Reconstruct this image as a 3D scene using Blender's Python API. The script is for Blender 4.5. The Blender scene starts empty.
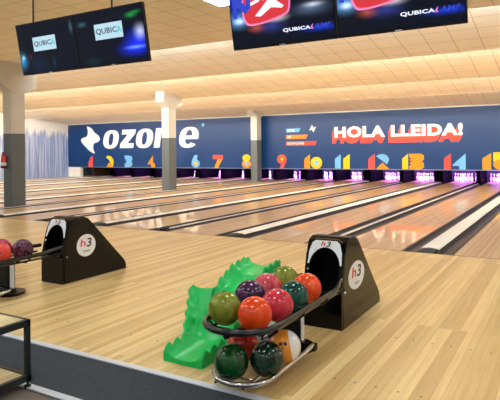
import bpy, bmesh, math, random
from mathutils import Vector, Matrix
random.seed(7)
PI = math.pi
C = bpy.context.scene.collection

# ------------------------------------------------------------------ materials
def srgb(r, g, b):
    f = lambda c: (c/255/12.92) if c/255 <= .04045 else ((c/255+.055)/1.055)**2.4
    return (f(r), f(g), f(b), 1)
def mat(name, col, rough=.5, metal=0, coat=0, spec=.5, bump=None):
    m = bpy.data.materials.new(name); m.use_nodes = True
    b = m.node_tree.nodes['Principled BSDF']
    b.inputs['Base Color'].default_value = col
    b.inputs['Roughness'].default_value = rough
    b.inputs['Metallic'].default_value = metal
    b.inputs['Coat Weight'].default_value = coat
    b.inputs['Coat Roughness'].default_value = .05
    b.inputs['Specular IOR Level'].default_value = spec
    nt = m.node_tree
    # slight procedural variation
    tc = nt.nodes.new('ShaderNodeTexCoord'); n = nt.nodes.new('ShaderNodeTexNoise')
    n.inputs['Scale'].default_value = 9
    nt.links.new(tc.outputs['Object'], n.inputs['Vector'])
    mr = nt.nodes.new('ShaderNodeMapRange'); mr.inputs['To Min'].default_value = max(0, rough-.04); mr.inputs['To Max'].default_value = min(1, rough+.04)
    nt.links.new(n.outputs['Fac'], mr.inputs['Value']); nt.links.new(mr.outputs['Result'], b.inputs['Roughness'])
    if bump:
        n2 = nt.nodes.new('ShaderNodeTexNoise'); n2.inputs['Scale'].default_value = bump[0]
        nt.links.new(tc.outputs['Object'], n2.inputs['Vector'])
        bp = nt.nodes.new('ShaderNodeBump'); bp.inputs['Strength'].default_value = bump[1]; bp.inputs['Distance'].default_value = .01
        nt.links.new(n2.outputs['Fac'], bp.inputs['Height']); nt.links.new(bp.outputs['Normal'], b.inputs['Normal'])
    return m
def emit(name, col, st):
    m = bpy.data.materials.new(name); m.use_nodes = True; nt = m.node_tree
    b = nt.nodes['Principled BSDF']
    b.inputs['Base Color'].default_value = (.8, .8, .8, 1)
    b.inputs['Emission Color'].default_value = col; b.inputs['Emission Strength'].default_value = st
    return m
def lk(nt, a, b): nt.links.new(a, b)
def noise(nt, vec, scale, detail=3, rough=.5):
    n = nt.nodes.new('ShaderNodeTexNoise'); n.inputs['Scale'].default_value = scale
    n.inputs['Detail'].default_value = detail; n.inputs['Roughness'].default_value = rough
    lk(nt, vec, n.inputs['Vector']); return n
def mapping(nt, scale=(1, 1, 1), rot=(0, 0, 0)):
    tc = nt.nodes.new('ShaderNodeTexCoord'); mp = nt.nodes.new('ShaderNodeMapping')
    mp.inputs['Scale'].default_value = scale; mp.inputs['Rotation'].default_value = rot
    lk(nt, tc.outputs['Object'], mp.inputs['Vector']); return mp
def planks(name, c1, c2, cm, w, l, rough, coat, coatr=.05, scratch=.12):
    m = bpy.data.materials.new(name); m.use_nodes = True; nt = m.node_tree; b = nt.nodes['Principled BSDF']
    tc = nt.nodes.new('ShaderNodeTexCoord'); s = nt.nodes.new('ShaderNodeSeparateXYZ'); c = nt.nodes.new('ShaderNodeCombineXYZ')
    lk(nt, tc.outputs['Object'], s.inputs[0]); lk(nt, s.outputs['Y'], c.inputs['X']); lk(nt, s.outputs['X'], c.inputs['Y'])
    br = nt.nodes.new('ShaderNodeTexBrick'); lk(nt, c.outputs[0], br.inputs['Vector'])
    br.inputs['Scale'].default_value = 1; br.inputs['Brick Width'].default_value = l; br.inputs['Row Height'].default_value = w
    br.inputs['Mortar Size'].default_value = .0007; br.inputs['Color1'].default_value = c1; br.inputs['Color2'].default_value = c2
    br.inputs['Mortar'].default_value = cm; br.offset = .37; br.offset_frequency = 3
    mp = nt.nodes.new('ShaderNodeMapping'); mp.inputs['Scale'].default_value = (30, 1.3, 30); lk(nt, tc.outputs['Object'], mp.inputs['Vector'])
    n = noise(nt, mp.outputs[0], 1.0, 4, .6)
    mx = nt.nodes.new('ShaderNodeMix'); mx.data_type = 'RGBA'; mx.blend_type = 'MULTIPLY'
    ramp = nt.nodes.new('ShaderNodeValToRGB'); ramp.color_ramp.elements[0].position = .3; ramp.color_ramp.elements[0].color = (.80, .74, .66, 1)
    ramp.color_ramp.elements[1].position = .65; ramp.color_ramp.elements[1].color = (1, 1, 1, 1)
    lk(nt, n.outputs['Fac'], ramp.inputs[0]); mx.inputs['Factor'].default_value = .8
    lk(nt, br.outputs['Color'], mx.inputs['A']); lk(nt, ramp.outputs[0], mx.inputs['B']); lk(nt, mx.outputs['Result'], b.inputs['Base Color'])
    b.inputs['Roughness'].default_value = rough; b.inputs['Coat Weight'].default_value = coat; b.inputs['Coat Roughness'].default_value = coatr
    return m
def swirl(name, c1, c2, scale=9, sharp=.12, rough=.09, mid=.5):  # marbled resin
    m = bpy.data.materials.new(name); m.use_nodes = True; nt = m.node_tree; b = nt.nodes['Principled BSDF']
    mp = mapping(nt); n = noise(nt, mp.outputs[0], scale, 3, .55); n.inputs['Distortion'].default_value = 1.2
    r = nt.nodes.new('ShaderNodeValToRGB'); r.color_ramp.elements[0].position = mid-sharp; r.color_ramp.elements[1].position = mid+sharp
    r.color_ramp.elements[0].color = tuple(c*.8 for c in c1[:3])+(1,); r.color_ramp.elements[1].color = tuple(c*.75 for c in c2[:3])+(1,)
    lk(nt, n.outputs['Fac'], r.inputs[0]); lk(nt, r.outputs[0], b.inputs['Base Color'])
    b.inputs['Roughness'].default_value = rough; b.inputs['Specular IOR Level'].default_value = .42
    return m
def tiles(name, col, seam, w, l):
    m = bpy.data.materials.new(name); m.use_nodes = True; nt = m.node_tree; b = nt.nodes['Principled BSDF']
    mp = mapping(nt); br = nt.nodes.new('ShaderNodeTexBrick'); lk(nt, mp.outputs[0], br.inputs['Vector'])
    br.inputs['Scale'].default_value = 1; br.inputs['Brick Width'].default_value = w; br.inputs['Row Height'].default_value = l
    br.inputs['Mortar Size'].default_value = .007; br.inputs['Mortar Smooth'].default_value = .2; br.offset = 0
    br.inputs['Color1'].default_value = col; br.inputs['Color2'].default_value = tuple(c*.96 for c in col[:3])+(1,); br.inputs['Mortar'].default_value = seam
    lk(nt, br.outputs['Color'], b.inputs['Base Color']); b.inputs['Roughness'].default_value = .75
    return m
M = {}
M['approach'] = planks('approach_maple', srgb(232, 206, 148), srgb(198, 164, 104), srgb(150, 118, 74), .056, 4.7, .34, .22, .14)
M['lane'] = planks('lane_maple', srgb(238, 202, 146), srgb(206, 164, 108), srgb(150, 116, 80), .028, 5.3, .30, .55, .03)
M['lane'].node_tree.nodes['Principled BSDF'].inputs['Specular IOR Level'].default_value = .22
M['tile'] = tiles('ceiling_tile', srgb(238, 230, 214), srgb(172, 156, 132), .575, .6)
M['white'] = mat('white_paint', srgb(236, 234, 228), .6)
M['cream'] = mat('cream_column_paint', srgb(196, 195, 190), .55, spec=.3)
M['gray_paint'] = mat('grey_column_paint', srgb(92, 100, 106), .5, spec=.3)
M['mural'] = mat('blue_mural_paint', srgb(2, 50, 106), .38, spec=.32, bump=(1.2, .12))
M['mwhite'] = mat('white_vinyl', srgb(236, 238, 244), .5, spec=.25)
M['mred'] = mat('red_vinyl', srgb(222, 74, 60), .5, spec=.25)
M['mlb'] = mat('light_blue_vinyl', srgb(104, 168, 222), .5, spec=.25)
M['mye'] = mat('yellow_vinyl', srgb(236, 186, 14), .5, spec=.25)
M['mor'] = mat('orange_vinyl', srgb(230, 136, 22), .5, spec=.25)
M['black'] = mat('black_gloss_plastic', srgb(6, 6, 8), .14, coat=0, spec=.22)
M['blackm'] = mat('black_matt', srgb(10, 10, 12), .5, spec=.25)
M['tube'] = mat('black_steel_tube', srgb(8, 9, 14), .2, spec=.45)
M['chrome'] = mat('chrome_tube', srgb(190, 192, 198), .14, metal=1)
M['alu'] = mat('brushed_aluminium', srgb(205, 214, 226), .35, metal=.3)
M['rail'] = mat('grey_rail', srgb(120, 130, 150), .5, spec=.2)
M['cap'] = mat('pale_capping', srgb(232, 234, 232), .35, spec=.4)
M['nose'] = mat('slate_nose_plastic', srgb(30, 44, 50), .5, spec=.25)
M['gutter'] = mat('dark_gutter', srgb(50, 48, 56), .35, spec=.3)
M['pit'] = mat('dark_pit_panel', srgb(9, 8, 14), .6, spec=.02)
M['pitbrown'] = mat('brown_pit_panel', srgb(120, 95, 75), .6)
M['deck'] = mat('dark_curtain', srgb(12, 10, 24), .7)
M['carpet'] = None
M['floorb'] = mat('brown_concourse_floor', srgb(108, 98, 90), .5)
M['farfloor'] = mat('grey_side_floor', srgb(150, 138, 118), .4)
M['benchwood'] = planks('bench_wood', srgb(222, 208, 165), srgb(205, 188, 140), srgb(180, 160, 120), .12, 1.4, .45, .1)
M['frame'] = mat('charcoal_steel', srgb(30, 34, 36), .4, spec=.3)
M['green'] = mat('green_moulded_plastic', srgb(0, 182, 84), .30, spec=.35)
M['pin'] = mat('white_pin', srgb(240, 238, 240), .25, coat=.3)
M['pinred'] = mat('red_pin_stripe', srgb(200, 30, 40), .3)
M['red'] = mat('extinguisher_red', srgb(196, 24, 30), .25, coat=.4)
M['label'] = mat('white_label', srgb(232, 238, 244), .4)
M['ink'] = mat('dark_ink', srgb(28, 28, 34), .4)
M['inkred'] = mat('red_ink', srgb(200, 30, 50), .4)
M['led'] = emit('led_panel', (.92, .98, 1, 1), 33)
M['cove_warm'] = emit('cove_warm', (1, .88, .68, 1), 98)
M['cove_white'] = emit('cove_white', (.92, .97, 1, 1), 62)
M['mural_fill'] = emit('mural_fill', (.88, .95, 1, 1), 13)  # added fill glow that brightens the mural and the last ceiling bay
M['uv'] = emit('blacklight_glow', (.35, .06, 1, 1), 20)
def carpet():
    m = bpy.data.materials.new('charcoal_carpet'); m.use_nodes = True; nt = m.node_tree; b = nt.nodes['Principled BSDF']
    mp = mapping(nt); n = noise(nt, mp.outputs[0], 160, 2, .7)
    r = nt.nodes.new('ShaderNodeValToRGB'); r.color_ramp.elements[0].position = .35; r.color_ramp.elements[1].position = .7
    r.color_ramp.elements[0].color = srgb(20, 28, 34); r.color_ramp.elements[1].color = srgb(66, 76, 86)
    lk(nt, n.outputs['Fac'], r.inputs[0]); lk(nt, r.outputs[0], b.inputs['Base Color']); b.inputs['Roughness'].default_value = .95
    bp = nt.nodes.new('ShaderNodeBump'); bp.inputs['Strength'].default_value = .6; bp.inputs['Distance'].default_value = .01
    lk(nt, n.outputs['Fac'], bp.inputs['Height']); lk(nt, bp.outputs[0], b.inputs['Normal']); return m
M['carpet'] = carpet()
def frost_wall():
    # white wall papered with a blue-white frosty forest
    m = bpy.data.materials.new('frosty_forest_wallpaper'); m.use_nodes = True; nt = m.node_tree; b = nt.nodes['Principled BSDF']
    tc = nt.nodes.new('ShaderNodeTexCoord'); s = nt.nodes.new('ShaderNodeSeparateXYZ'); lk(nt, tc.outputs['Object'], s.inputs[0])
    mp = nt.nodes.new('ShaderNodeMapping'); mp.inputs['Scale'].default_value = (1, 13, .3); lk(nt, tc.outputs['Object'], mp.inputs['Vector'])
    n = noise(nt, mp.outputs[0], 1.3, 5, .65)
    r = nt.nodes.new('ShaderNodeValToRGB'); e = r.color_ramp.elements; e[0].position = .36; e[0].color = srgb(104, 128, 190); e[1].position = .62; e[1].color = srgb(196, 206, 232)
    x = e.new(.48); x.color = srgb(142, 162, 212)
    lk(nt, n.outputs['Fac'], r.inputs[0])
    mp2 = nt.nodes.new('ShaderNodeMapping'); mp2.inputs['Scale'].default_value = (0, 1, .06); lk(nt, tc.outputs['Object'], mp2.inputs['Vector'])
    n2 = noise(nt, mp2.outputs[0], 3.2, 4, .7)
    # tree tops around z = 2.4 .. 3
    a = nt.nodes.new('ShaderNodeMath'); a.operation = 'MULTIPLY_ADD'; lk(nt, n2.outputs['Fac'], a.inputs[0]); a.inputs[1].default_value = 2.2; a.inputs[2].default_value = 1.66
    d = nt.nodes.new('ShaderNodeMath'); d.operation = 'SUBTRACT'; lk(nt, a.outputs[0], d.inputs[0]); lk(nt, s.outputs['Z'], d.inputs[1])
    k = nt.nodes.new('ShaderNodeMapRange'); lk(nt, d.outputs[0], k.inputs['Value']); k.inputs['From Min'].default_value = -.05; k.inputs['From Max'].default_value = .25
    mx = nt.nodes.new('ShaderNodeMix'); mx.data_type = 'RGBA'; lk(nt, k.outputs[0], mx.inputs['Factor']); mx.inputs['A'].default_value = srgb(232, 232, 232)
    lk(nt, r.outputs[0], mx.inputs['B']); lk(nt, mx.outputs['Result'], b.inputs['Base Color']); b.inputs['Roughness'].default_value = .6
    return m
M['frost'] = frost_wall()

# ------------------------------------------------------------------ mesh helpers
class MB:
    def __init__(s): s.b = bmesh.new()
    def poly(s, pts):
        return s.b.faces.new([s.b.verts.new(p) for p in pts])
    def box(s, x0, x1, y0, y1, z0, z1, bev=0):
        v = [s.b.verts.new((x, y, z)) for z in (z0, z1) for x, y in ((x0, y0), (x1, y0), (x1, y1), (x0, y1))]
        fs = [s.b.faces.new([v[i] for i in q]) for q in ((3, 2, 1, 0), (4, 5, 6, 7), (0, 1, 5, 4), (1, 2, 6, 5), (2, 3, 7, 6), (3, 0, 4, 7))]
        if bev:
            es = set(e for f in fs for e in f.edges)
            bmesh.ops.bevel(s.b, geom=list(es), offset=bev, segments=2, affect='EDGES', profile=.6)
        return s
    def prism(s, pts, axis, a, b):
        """pts 2D; axis 'x': (y,z), 'y': (x,z), 'z': (x,y)"""
        f = {'x': lambda p, t: (t, p[0], p[1]), 'y': lambda p, t: (p[0], t, p[1]), 'z': lambda p, t: (p[0], p[1], t)}[axis]
        A = [s.b.verts.new(f(p, a)) for p in pts]; B = [s.b.verts.new(f(p, b)) for p in pts]; n = len(pts)
        s.b.faces.new(A); s.b.faces.new(B[::-1])
        for i in range(n): s.b.faces.new((A[i], B[i], B[(i+1) % n], A[(i+1) % n]))
        return s
    def tube(s, path, r, closed=False, n=12):
        P = [Vector(p) for p in path]; N = len(P); rings = []
        up = Vector((0, 0, 1))
        for i, p in enumerate(P):
            t = (P[(i+1) % N]-P[i-1]) if closed else (P[min(i+1, N-1)]-P[max(i-1, 0)])
            t.normalize(); u = up if abs(t.z) < .95 else Vector((0, 1, 0))
            a = t.cross(u).normalized(); b = a.cross(t).normalized()
            rings.append([s.b.verts.new(p+a*math.cos(2*PI*k/n)*r+b*math.sin(2*PI*k/n)*r) for k in range(n)])
        for i in range(N if closed else N-1):
            A, B = rings[i], rings[(i+1) % N]
            for k in range(n): s.b.faces.new((A[k], A[(k+1) % n], B[(k+1) % n], B[k]))
        if not closed: s.b.faces.new(rings[0][::-1]); s.b.faces.new(rings[-1])
        return s
    def lathe(s, prof, c=(0, 0, 0), n=24):
        rings = []
        for r, z in prof:
            rings.append([s.b.verts.new((c[0]+r*math.cos(2*PI*k/n), c[1]+r*math.sin(2*PI*k/n), c[2]+z)) for k in range(n)] if r > 1e-6 else [s.b.verts.new((c[0], c[1], c[2]+z))])
        for A, B in zip(rings, rings[1:]):
            for k in range(n):
                q = [A[k % len(A)], A[(k+1) % len(A)], B[(k+1) % len(B)], B[k % len(B)]]
                u = []
                for v in q:
                    if v not in u: u.append(v)
                if len(u) > 2: s.b.faces.new(u)
        for R, fl in ((rings[0], True), (rings[-1], False)):
            if len(R) > 2: s.b.faces.new(R[::-1] if fl else R)
        return s
    def ball(s, c, r, u=32, v=20):
        bmesh.ops.create_uvsphere(s.b, u_segments=u, v_segments=v, radius=r, matrix=Matrix.Translation(c)); return s
    def grid(s, rows):
        R = [[s.b.verts.new(p) for p in row] for row in rows]
        for A, B in zip(R, R[1:]):
            for i in range(len(A)-1): s.b.faces.new((A[i], A[i+1], B[i+1], B[i]))
        return s
    def build(s, name, m, parent=None, smooth=False, off=None):
        if off is None:
            off = Vector((0, 0, 0)); p = parent
            while p is not None: off = off+p.location; p = p.parent
        bmesh.ops.recalc_face_normals(s.b, faces=s.b.faces)
        bmesh.ops.translate(s.b, verts=s.b.verts, vec=-Vector(off))
        me = bpy.data.meshes.new(name); s.b.to_mesh(me); s.b.free()
        if smooth:
            for p in me.polygons: p.use_smooth = True
            try: me.set_sharp_from_angle(angle=math.radians(40))
            except Exception: pass
        me.materials.append(m if not isinstance(m, str) else M[m])
        o = bpy.data.objects.new(name, me); C.objects.link(o)
        if parent: o.parent = parent
        return o
def tag(o, label=None, cat=None, group=None, kind=None):
    if label: o['label'] = label
    if cat: o['category'] = cat
    if group: o['group'] = group
    if kind: o['kind'] = kind
    return o
def thing(name, label, cat, loc=(0, 0, 0), group=None):
    o = bpy.data.objects.new(name, None); C.objects.link(o); o.location = loc; o.empty_display_size = .1
    return tag(o, label, cat, group)
def solo(mb, name, m, loc, label, cat, group=None, smooth=False):
    o = mb.build(name, m, None, smooth, off=loc); o.location = loc
    return tag(o, label, cat, group)
def struct(mb, name, m, smooth=False):
    return tag(mb.build(name, m, None, smooth), kind='structure')
def copy_tree(o, parent=None):
    c = o.copy(); C.objects.link(c); c.parent = parent
    for ch in list(o.children): copy_tree(ch, c)
    return c
def shape(name, loops, m, parent, y, t=.008, plane='y', off=None, sign=-1):
    """filled flat shape (loops with holes, coordinates x,z) standing proud of the plane y"""
    cu = bpy.data.curves.new(name, 'CURVE'); cu.dimensions = '2D'; cu.fill_mode = 'BOTH'; cu.extrude = t/2
    for lp in loops:
        sp = cu.splines.new('POLY'); sp.points.add(len(lp)-1); sp.use_cyclic_u = True
        for q, (a, b) in zip(sp.points, lp): q.co = (a, b, 0, 1)
    return _flat(cu, name, m, parent, y, t, plane, off, sign)
def _flat(cu, name, m, parent, y, t, plane, off, sign, fit=None, shear=0):
    tmp = bpy.data.objects.new('tmp', cu); C.objects.link(tmp)
    bpy.context.view_layer.update()
    me = bpy.data.meshes.new_from_object(tmp.evaluated_get(bpy.context.evaluated_depsgraph_get()))
    bpy.data.objects.remove(tmp); bpy.data.curves.remove(cu)
    if shear:
        for v in me.vertices: v.co.x += shear*v.co.y
    if fit:
        xs = [v.co.x for v in me.vertices]; ys = [v.co.y for v in me.vertices]
        x0, x1, z0, z1 = fit
        sx = (x1-x0)/(max(xs)-min(xs)); sy = (z1-z0)/(max(ys)-min(ys)); mx, my = min(xs), min(ys)
        for v in me.vertices: v.co.x = x0+(v.co.x-mx)*sx; v.co.y = z0+(v.co.y-my)*sy
    if off is None:
        off = Vector((0, 0, 0)); p = parent
        while p is not None: off = off+p.location; p = p.parent
    off = Vector(off)
    for v in me.vertices:
        a, b, c = v.co
        if plane == 'y': w = Vector((a, y+sign*t/2-c, b))
        else: w = Vector((y+sign*t/2+c, a, b))          # plane x: first coordinate runs along +Y
        v.co = w-off
    me.materials.clear(); me.materials.append(M[m])
    for p in me.polygons: p.use_smooth = False; p.material_index = 0
    o = bpy.data.objects.new(name, me); C.objects.link(o)
    if parent: o.parent = parent
    return o
def lettering(name, s, fit, m, parent, y, t=.008, bold=.03, shear=0, plane='y', off=None, sign=-1):
    cu = bpy.data.curves.new(name, 'FONT'); cu.body = s; cu.size = 1; cu.offset = bold; cu.extrude = t/2; cu.resolution_u = 3
    cu.space_character = 1+bold*1.6
    return _flat(cu, name, m, parent, y, t, plane, off, sign, fit, shear)
def ell(cx, cz, rx, rz, a0=0, a1=360, n=28, p=2.0):
    r = []
    for i in range(n if a1-a0 >= 360 else n+1):
        a = math.radians(a0+(a1-a0)*i/n); c, s_ = math.cos(a), math.sin(a)
        r.append((cx+rx*math.copysign(abs(c)**(2/p), c), cz+rz*math.copysign(abs(s_)**(2/p), s_)))
    return r

# ------------------------------------------------------------------ dimensions
YF = 8.03                  # foul line
YW = 24.2                  # mural face
YE = 27.35                 # back of the pits
XN = -3.443                # narrow division between lanes 14 and 15
P = 3.3
XL, XR = -27.5, 6.0
YB = -5.0
YC0, YC1 = 2.27, 2.83      # carpet strip
def lane_x(n):
    k = (14-(n if n % 2 == 0 else n-1))/2
    return XN-P*k+(-.775 if n % 2 == 0 else .775)
LANES = list(range(1, 20))
WORD = dict(enumerate('zero one two three four five six seven eight nine ten eleven twelve thirteen fourteen fifteen sixteen seventeen eighteen nineteen'.split()))
def narrow_x(n): return XN-P*(14-n)/2       # n even: between n and n+1
def wide_x(n): return XN-P*(14-n)/2-P/2     # n even: between n-1 and n

# ------------------------------------------------------------------ setting
struct(MB().box(XL-1, XR, YC1, YF, -.10, 0), 'floor', 'approach')
struct(MB().box(XL-1, XR, YF, YE+.4, -.30, -.13), 'floor', 'blackm')
struct(MB().box(XL-1, XR, YB, YC0, -.10, -.004), 'floor', 'floorb')
struct(MB().box(XL-1, XR, YC0, YC1, -.10, .002), 'floor', 'carpet')
struct(MB().box(XL-1, narrow_x(0)-.25, YF, YE+.4, -.12, 0), 'floor', 'farfloor')
struct(MB().box(lane_x(19)+.53, XR, YF, YE+.4, -.12, 0), 'floor', 'farfloor')
for a in (YC0, YC1):
    struct(MB().box(XL, XR, a-.025, a+.03, 0, .010, .004), 'trim_1' if a == YC0 else 'trim_2', 'alu')
struct(MB().box(XL, XR, YF-.012, YF+.001, -.01, .0012), 'trim_3', 'blackm')
struct(MB().box(XL-.15, XL, YB, YE+.4, -.1, 4.6), 'wall_left', 'frost')
struct(MB().box(XR, XR+.15, YB, YE+.4, -.1, 4.6), 'wall_right', 'white')
struct(MB().box(XL, XR, YB-.15, YB, -.1, 4.6), 'wall_rear', 'white')
struct(MB().box(XL, XR, YE+.25, YE+.4, -.1, 4.6), 'wall_back', 'blackm')
struct(MB().box(XL, XR, YW+.12, YE+.25, 1.25, 1.33), 'pit_light_blocker', 'blackm')  # added unseen lid that keeps world light out of the pits
# white wall stub left of the first pit
struct(MB().box(XL, -26.45, YW+.005, YW+.25, 0, .61), 'wall_stub', 'white')
# sawtooth ceiling: a flat part, then bays that slope down towards the mural
ZF = 4.02
struct(MB().box(XL, XR, YB, 10.6, ZF, ZF+.06), 'ceiling', 'tile')
BAYS = [(10.6, 14.05, 4.42, 3.82, ZF), (14.05, 17.5, 4.20, 3.60, 3.82), (17.5, 20.95, 4.10, 3.50, 3.60), (20.95, YW+.12, 3.86, 3.27, 3.50)]
for i, (a, b, za, zb, zp) in enumerate(BAYS):
    mb = MB().prism([(a, za), (b, zb), (b, zb+.05), (a+.02, za+.05)], 'x', XL, XR)
    mb.box(XL, XR, a-.03, a, zp, za+.05)
    struct(mb, 'ceiling', 'tile')
struct(MB().box(XL, XR, YW-.05, YW+.0, 3.262, 3.30), 'trim_4', 'white')
for i, (zp, mt, lb) in enumerate(((ZF, 'cove_white', 'long cool white strip light hidden above the edge of the flat ceiling'),
                                 (3.82, 'cove_warm', 'long warm strip light hidden behind the first sloping ceiling bay'),
                                 (3.60, 'cove_warm', 'long warm strip light hidden behind the second sloping ceiling bay'),
                                 (3.50, 'mural_fill', 'added dim cool fill strip in the last ceiling step, brightening the mural'))):
    y = BAYS[i][0]
    t = thing('cove_light', lb, 'strip light', (0, y+.02, zp+.10), 'strip lights hidden in the ceiling steps')
    MB().box(XL+.3, XR-.3, y, y+.05, zp+.05, zp+.16).build('housing', 'white', t)
    MB().box(XL+.3, XR-.3, y+.05, y+.075, zp+.06, zp+.15).build('diffuser', mt, t)

# ------------------------------------------------------------------ lanes, gutters, cappings
def lane_words(n):
    if n in (16, 17, 18, 19): return 'lane %d, right of the number 15' % n if n != 16 else 'lane 16, first one right of the number 15'
    if n == 5: return 'lane 5, between the numbers 4 and 6'
    return 'the lane under the number %d' % n
def gutter(cx, w):
    mb = MB(); pts = []
    for i in range(9):
        a = PI*i/8; pts.append((cx-math.cos(a)*(w/2-.014), -.075*math.sin(a)))
    outer = [(cx+w/2, 0), (cx+w/2, -.10), (cx-w/2, -.10), (cx-w/2, 0)]
    prof = pts+outer
    mb.prism(prof, 'y', YF+.002, 25.33)
    return mb
for n in LANES:
    x = lane_x(n); hw = .525
    lab = 'glossy maple bowling lane, ' + (lane_words(n) if n >= 16 or n == 5 else 'the one ending under the painted number %d' % n)
    t = thing('bowling_lane', lab, 'bowling lane', (x, YF, 0), 'bowling lanes side by side')
    MB().box(x-hw+.020, x+hw-.020, YF+.002, YE, -.08, 0).build('lane_bed', 'lane', t)
    for s in (-1, 1):
        MB().box(x+s*(hw-.010)-.0095, x+s*(hw-.010)+.0095, YF+.002, YE, -.08, -.001).build('gutter_shade_strip', 'blackm', t)  # black strips stand in for the shade along the gutter walls
        w = .208 if (n % 2 == 0) == (s == -1) else .219
        g = gutter(x+s*(hw+w/2+.0005), w-.001).build('gutter', 'gutter', t, True)
    # arrows and dots
    mb = MB()
    for k in range(-3, 4):
        yy = YF+4.6-abs(k)*.35; xx = x+k*.13
        mb.prism([(xx-.016, yy), (xx+.016, yy), (xx, yy+.15)], 'z', 0, .0008)
    mb.build('aiming_arrows', 'pitbrown', t)
for n in range(0, 20, 2):      # narrow divisions
    x = narrow_x(n)
    if n > 18: continue
    nm = 'between lanes %d and %d' % (n, n+1) if n else 'left of lane 1, the leftmost narrow divider'
    t = thing('gutter_divider', 'narrow pale divider strip between two gutters, ' + nm, 'lane divider', (x, YF, 0), 'narrow dividers between gutters')
    MB().box(x-.029, x+.029, YF+.30, 25.33, -.09, .012, .004).build('capping', 'cap', t)
    mb = MB().box(x-.05, x+.05, YF+.06, YF+.20, -.06, .030, .008).box(x-.03, x+.03, YF+.20, YF+.34, -.06, .018, .005)
    mb.build('foul_detector', 'blackm', t)
    MB().box(x-.018, x+.018, YF+.052, YF+.06, 0, .02).build('detector_lens', 'chrome', t)
for n in range(2, 20, 2):      # wide ball-return cappings
    x = wide_x(n)
    t = thing('ball_return_capping', 'wide pale ball return capping with dark nose, between lanes %d and %d' % (n-1, n), 'lane capping', (x, YF, 0), 'wide cappings over the ball tracks')
    prof = [(x-.137, -.10), (x+.137, -.10), (x+.137, .02)]+[(x+.137*math.cos(PI*i/8), .02+.022*math.sin(PI*i/8)) for i in range(1, 8)]+[(x-.137, .02)]
    MB().prism(prof, 'y', YF+.22, 25.33).build('capping', 'cap', t, True)
    for s in (-1, 1):
        MB().box(x+s*.1385-.0015, x+s*.1385+.0015, YF+.22, 25.33, -.06, .018).build('side_strip', 'blackm', t)
    # rounded nose that dips to the floor
    rows = []
    for j in range(9):
        f = j/8; yy = YF-.01+.235*f; h = .042*math.sin(min(1, f*1.25)*PI/2); w = .137*(.72+.28*math.sin(f*PI/2))
        rows.append([(x-w*math.cos(PI*i/12), yy, -.02 if i in (0, 12) else max(.001, h*math.sin(PI*i/12)**.7)) for i in range(13)])
    mb = MB().grid(rows)
    mb.poly([p for p in rows[0]]); mb.poly([p for p in rows[-1]][::-1])
    mb.build('nose', 'nose', t, True)

# ------------------------------------------------------------------ pits, blacklights and pins
pin_prof = [(0, 0), (.026, 0), (.031, .012), (.046, .06), (.0605, .115), (.056, .16), (.040, .205), (.0245, .245), (.0228, .262), (.0255, .29), (.0320, .325), (.0318, .345), (.026, .366), (.014, .378), (0, .381)]
def make_pin():
    t = thing('bowling_pin', 'x', 'bowling pin', (0, 0, 0))
    MB().lathe(pin_prof, n=16).build('body', 'pin', t, True)
    MB().lathe([(.0262, .2445), (.0254, .2455), (.0236, .262), (.0262, .279), (.0268, .280)], n=16).build('stripe', 'pinred', t, True)
    return t
proto = None
rowsP = []
s12 = .3048
names = {(0, 0): 'the head pin', (1, 0): 'left pin of the second row', (1, 1): 'right pin of the second row', (2, 0): 'left pin of the third row', (2, 1): 'middle pin of the third row',
         (2, 2): 'right pin of the third row', (3, 0): 'far left pin of the back row', (3, 1): 'inner left pin of the back row', (3, 2): 'inner right pin of the back row', (3, 3): 'far right pin of the back row'}
for n in LANES:
    x = lane_x(n)
    where = 'under the painted %s' % WORD[n] if n <= 15 and n != 5 else 'at the end of lane %s' % WORD[n]
    if n >= 2:
        for r in range(4):
            for k in range(r+1):
                if proto is None: proto = make_pin(); p = proto
                else: p = copy_tree(proto)
                p.location = (x+(k-r/2)*s12, YF+18.29+r*.264, 0)
                tag(p, 'white bowling pin %s, %s' % (where, names[(r, k)]), 'bowling pin', 'racked pins %s' % where)
        t = thing('blacklight', 'violet blacklight tube behind the wall panel %s' % where, 'blacklight', (x, YW+.9, .80), 'blacklights over the pin decks')
        MB().box(x-.5, x+.5, YW+.85, YW+.95, .86, .92).build('housing', 'blackm', t)
        MB().box(x-.40, x-.37, YW+.885, YW+.915, .92, 1.25).box(x+.37, x+.40, YW+.885, YW+.915, .92, 1.25).build('hanger', 'blackm', t)
        MB().tube([(x-.48, YW+.9, .84), (x+.48, YW+.9, .84)], .016).build('tube', 'uv', t)
        ld = bpy.data.lights.new('violet_light', 'AREA'); ld.shape = 'RECTANGLE'; ld.size = .95; ld.size_y = .08; ld.energy = 120; ld.spread = math.radians(110); ld.color = (.52, .20, 1)
        lo = bpy.data.objects.new('violet_light', ld); C.objects.link(lo); lo.parent = t; lo.location = (0, .03, 0)
        lo.rotation_euler = (math.radians(72), 0, 0)
    solo(MB().box(x-.74, x+.74, YE+.05, YE+.10, -.02, 1.2), 'pit_curtain', 'deck' if n > 1 else 'pitbrown', (x, YE+.07, 0),
         'dark curtain at the back of the pit %s' % where, 'pit curtain', 'curtains behind the pins')
for n in range(0, 20, 2):
    x = narrow_x(n)
    solo(MB().box(x-.09, x+.09, 25.35, YE+.05, -.10, 1.24, .01), 'pit_partition', 'pit' if n else 'pitbrown', (x, 25.35, 0), 'thin dark partition between the pits of lanes %d and %d' % (n, n+1) if n else 'dark partition left of the first pit', 'partition', 'partitions between the pits')
    if n:
        x = wide_x(n)
        solo(MB().box(x-.18, x+.18, 25.35, YE+.05, -.10, 1.24, .01), 'pit_partition', 'pit', (x, 25.35, 0), 'thick dark partition between the pits of lanes %d and %d' % (n-1, n), 'partition', 'partitions between the pits')

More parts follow.
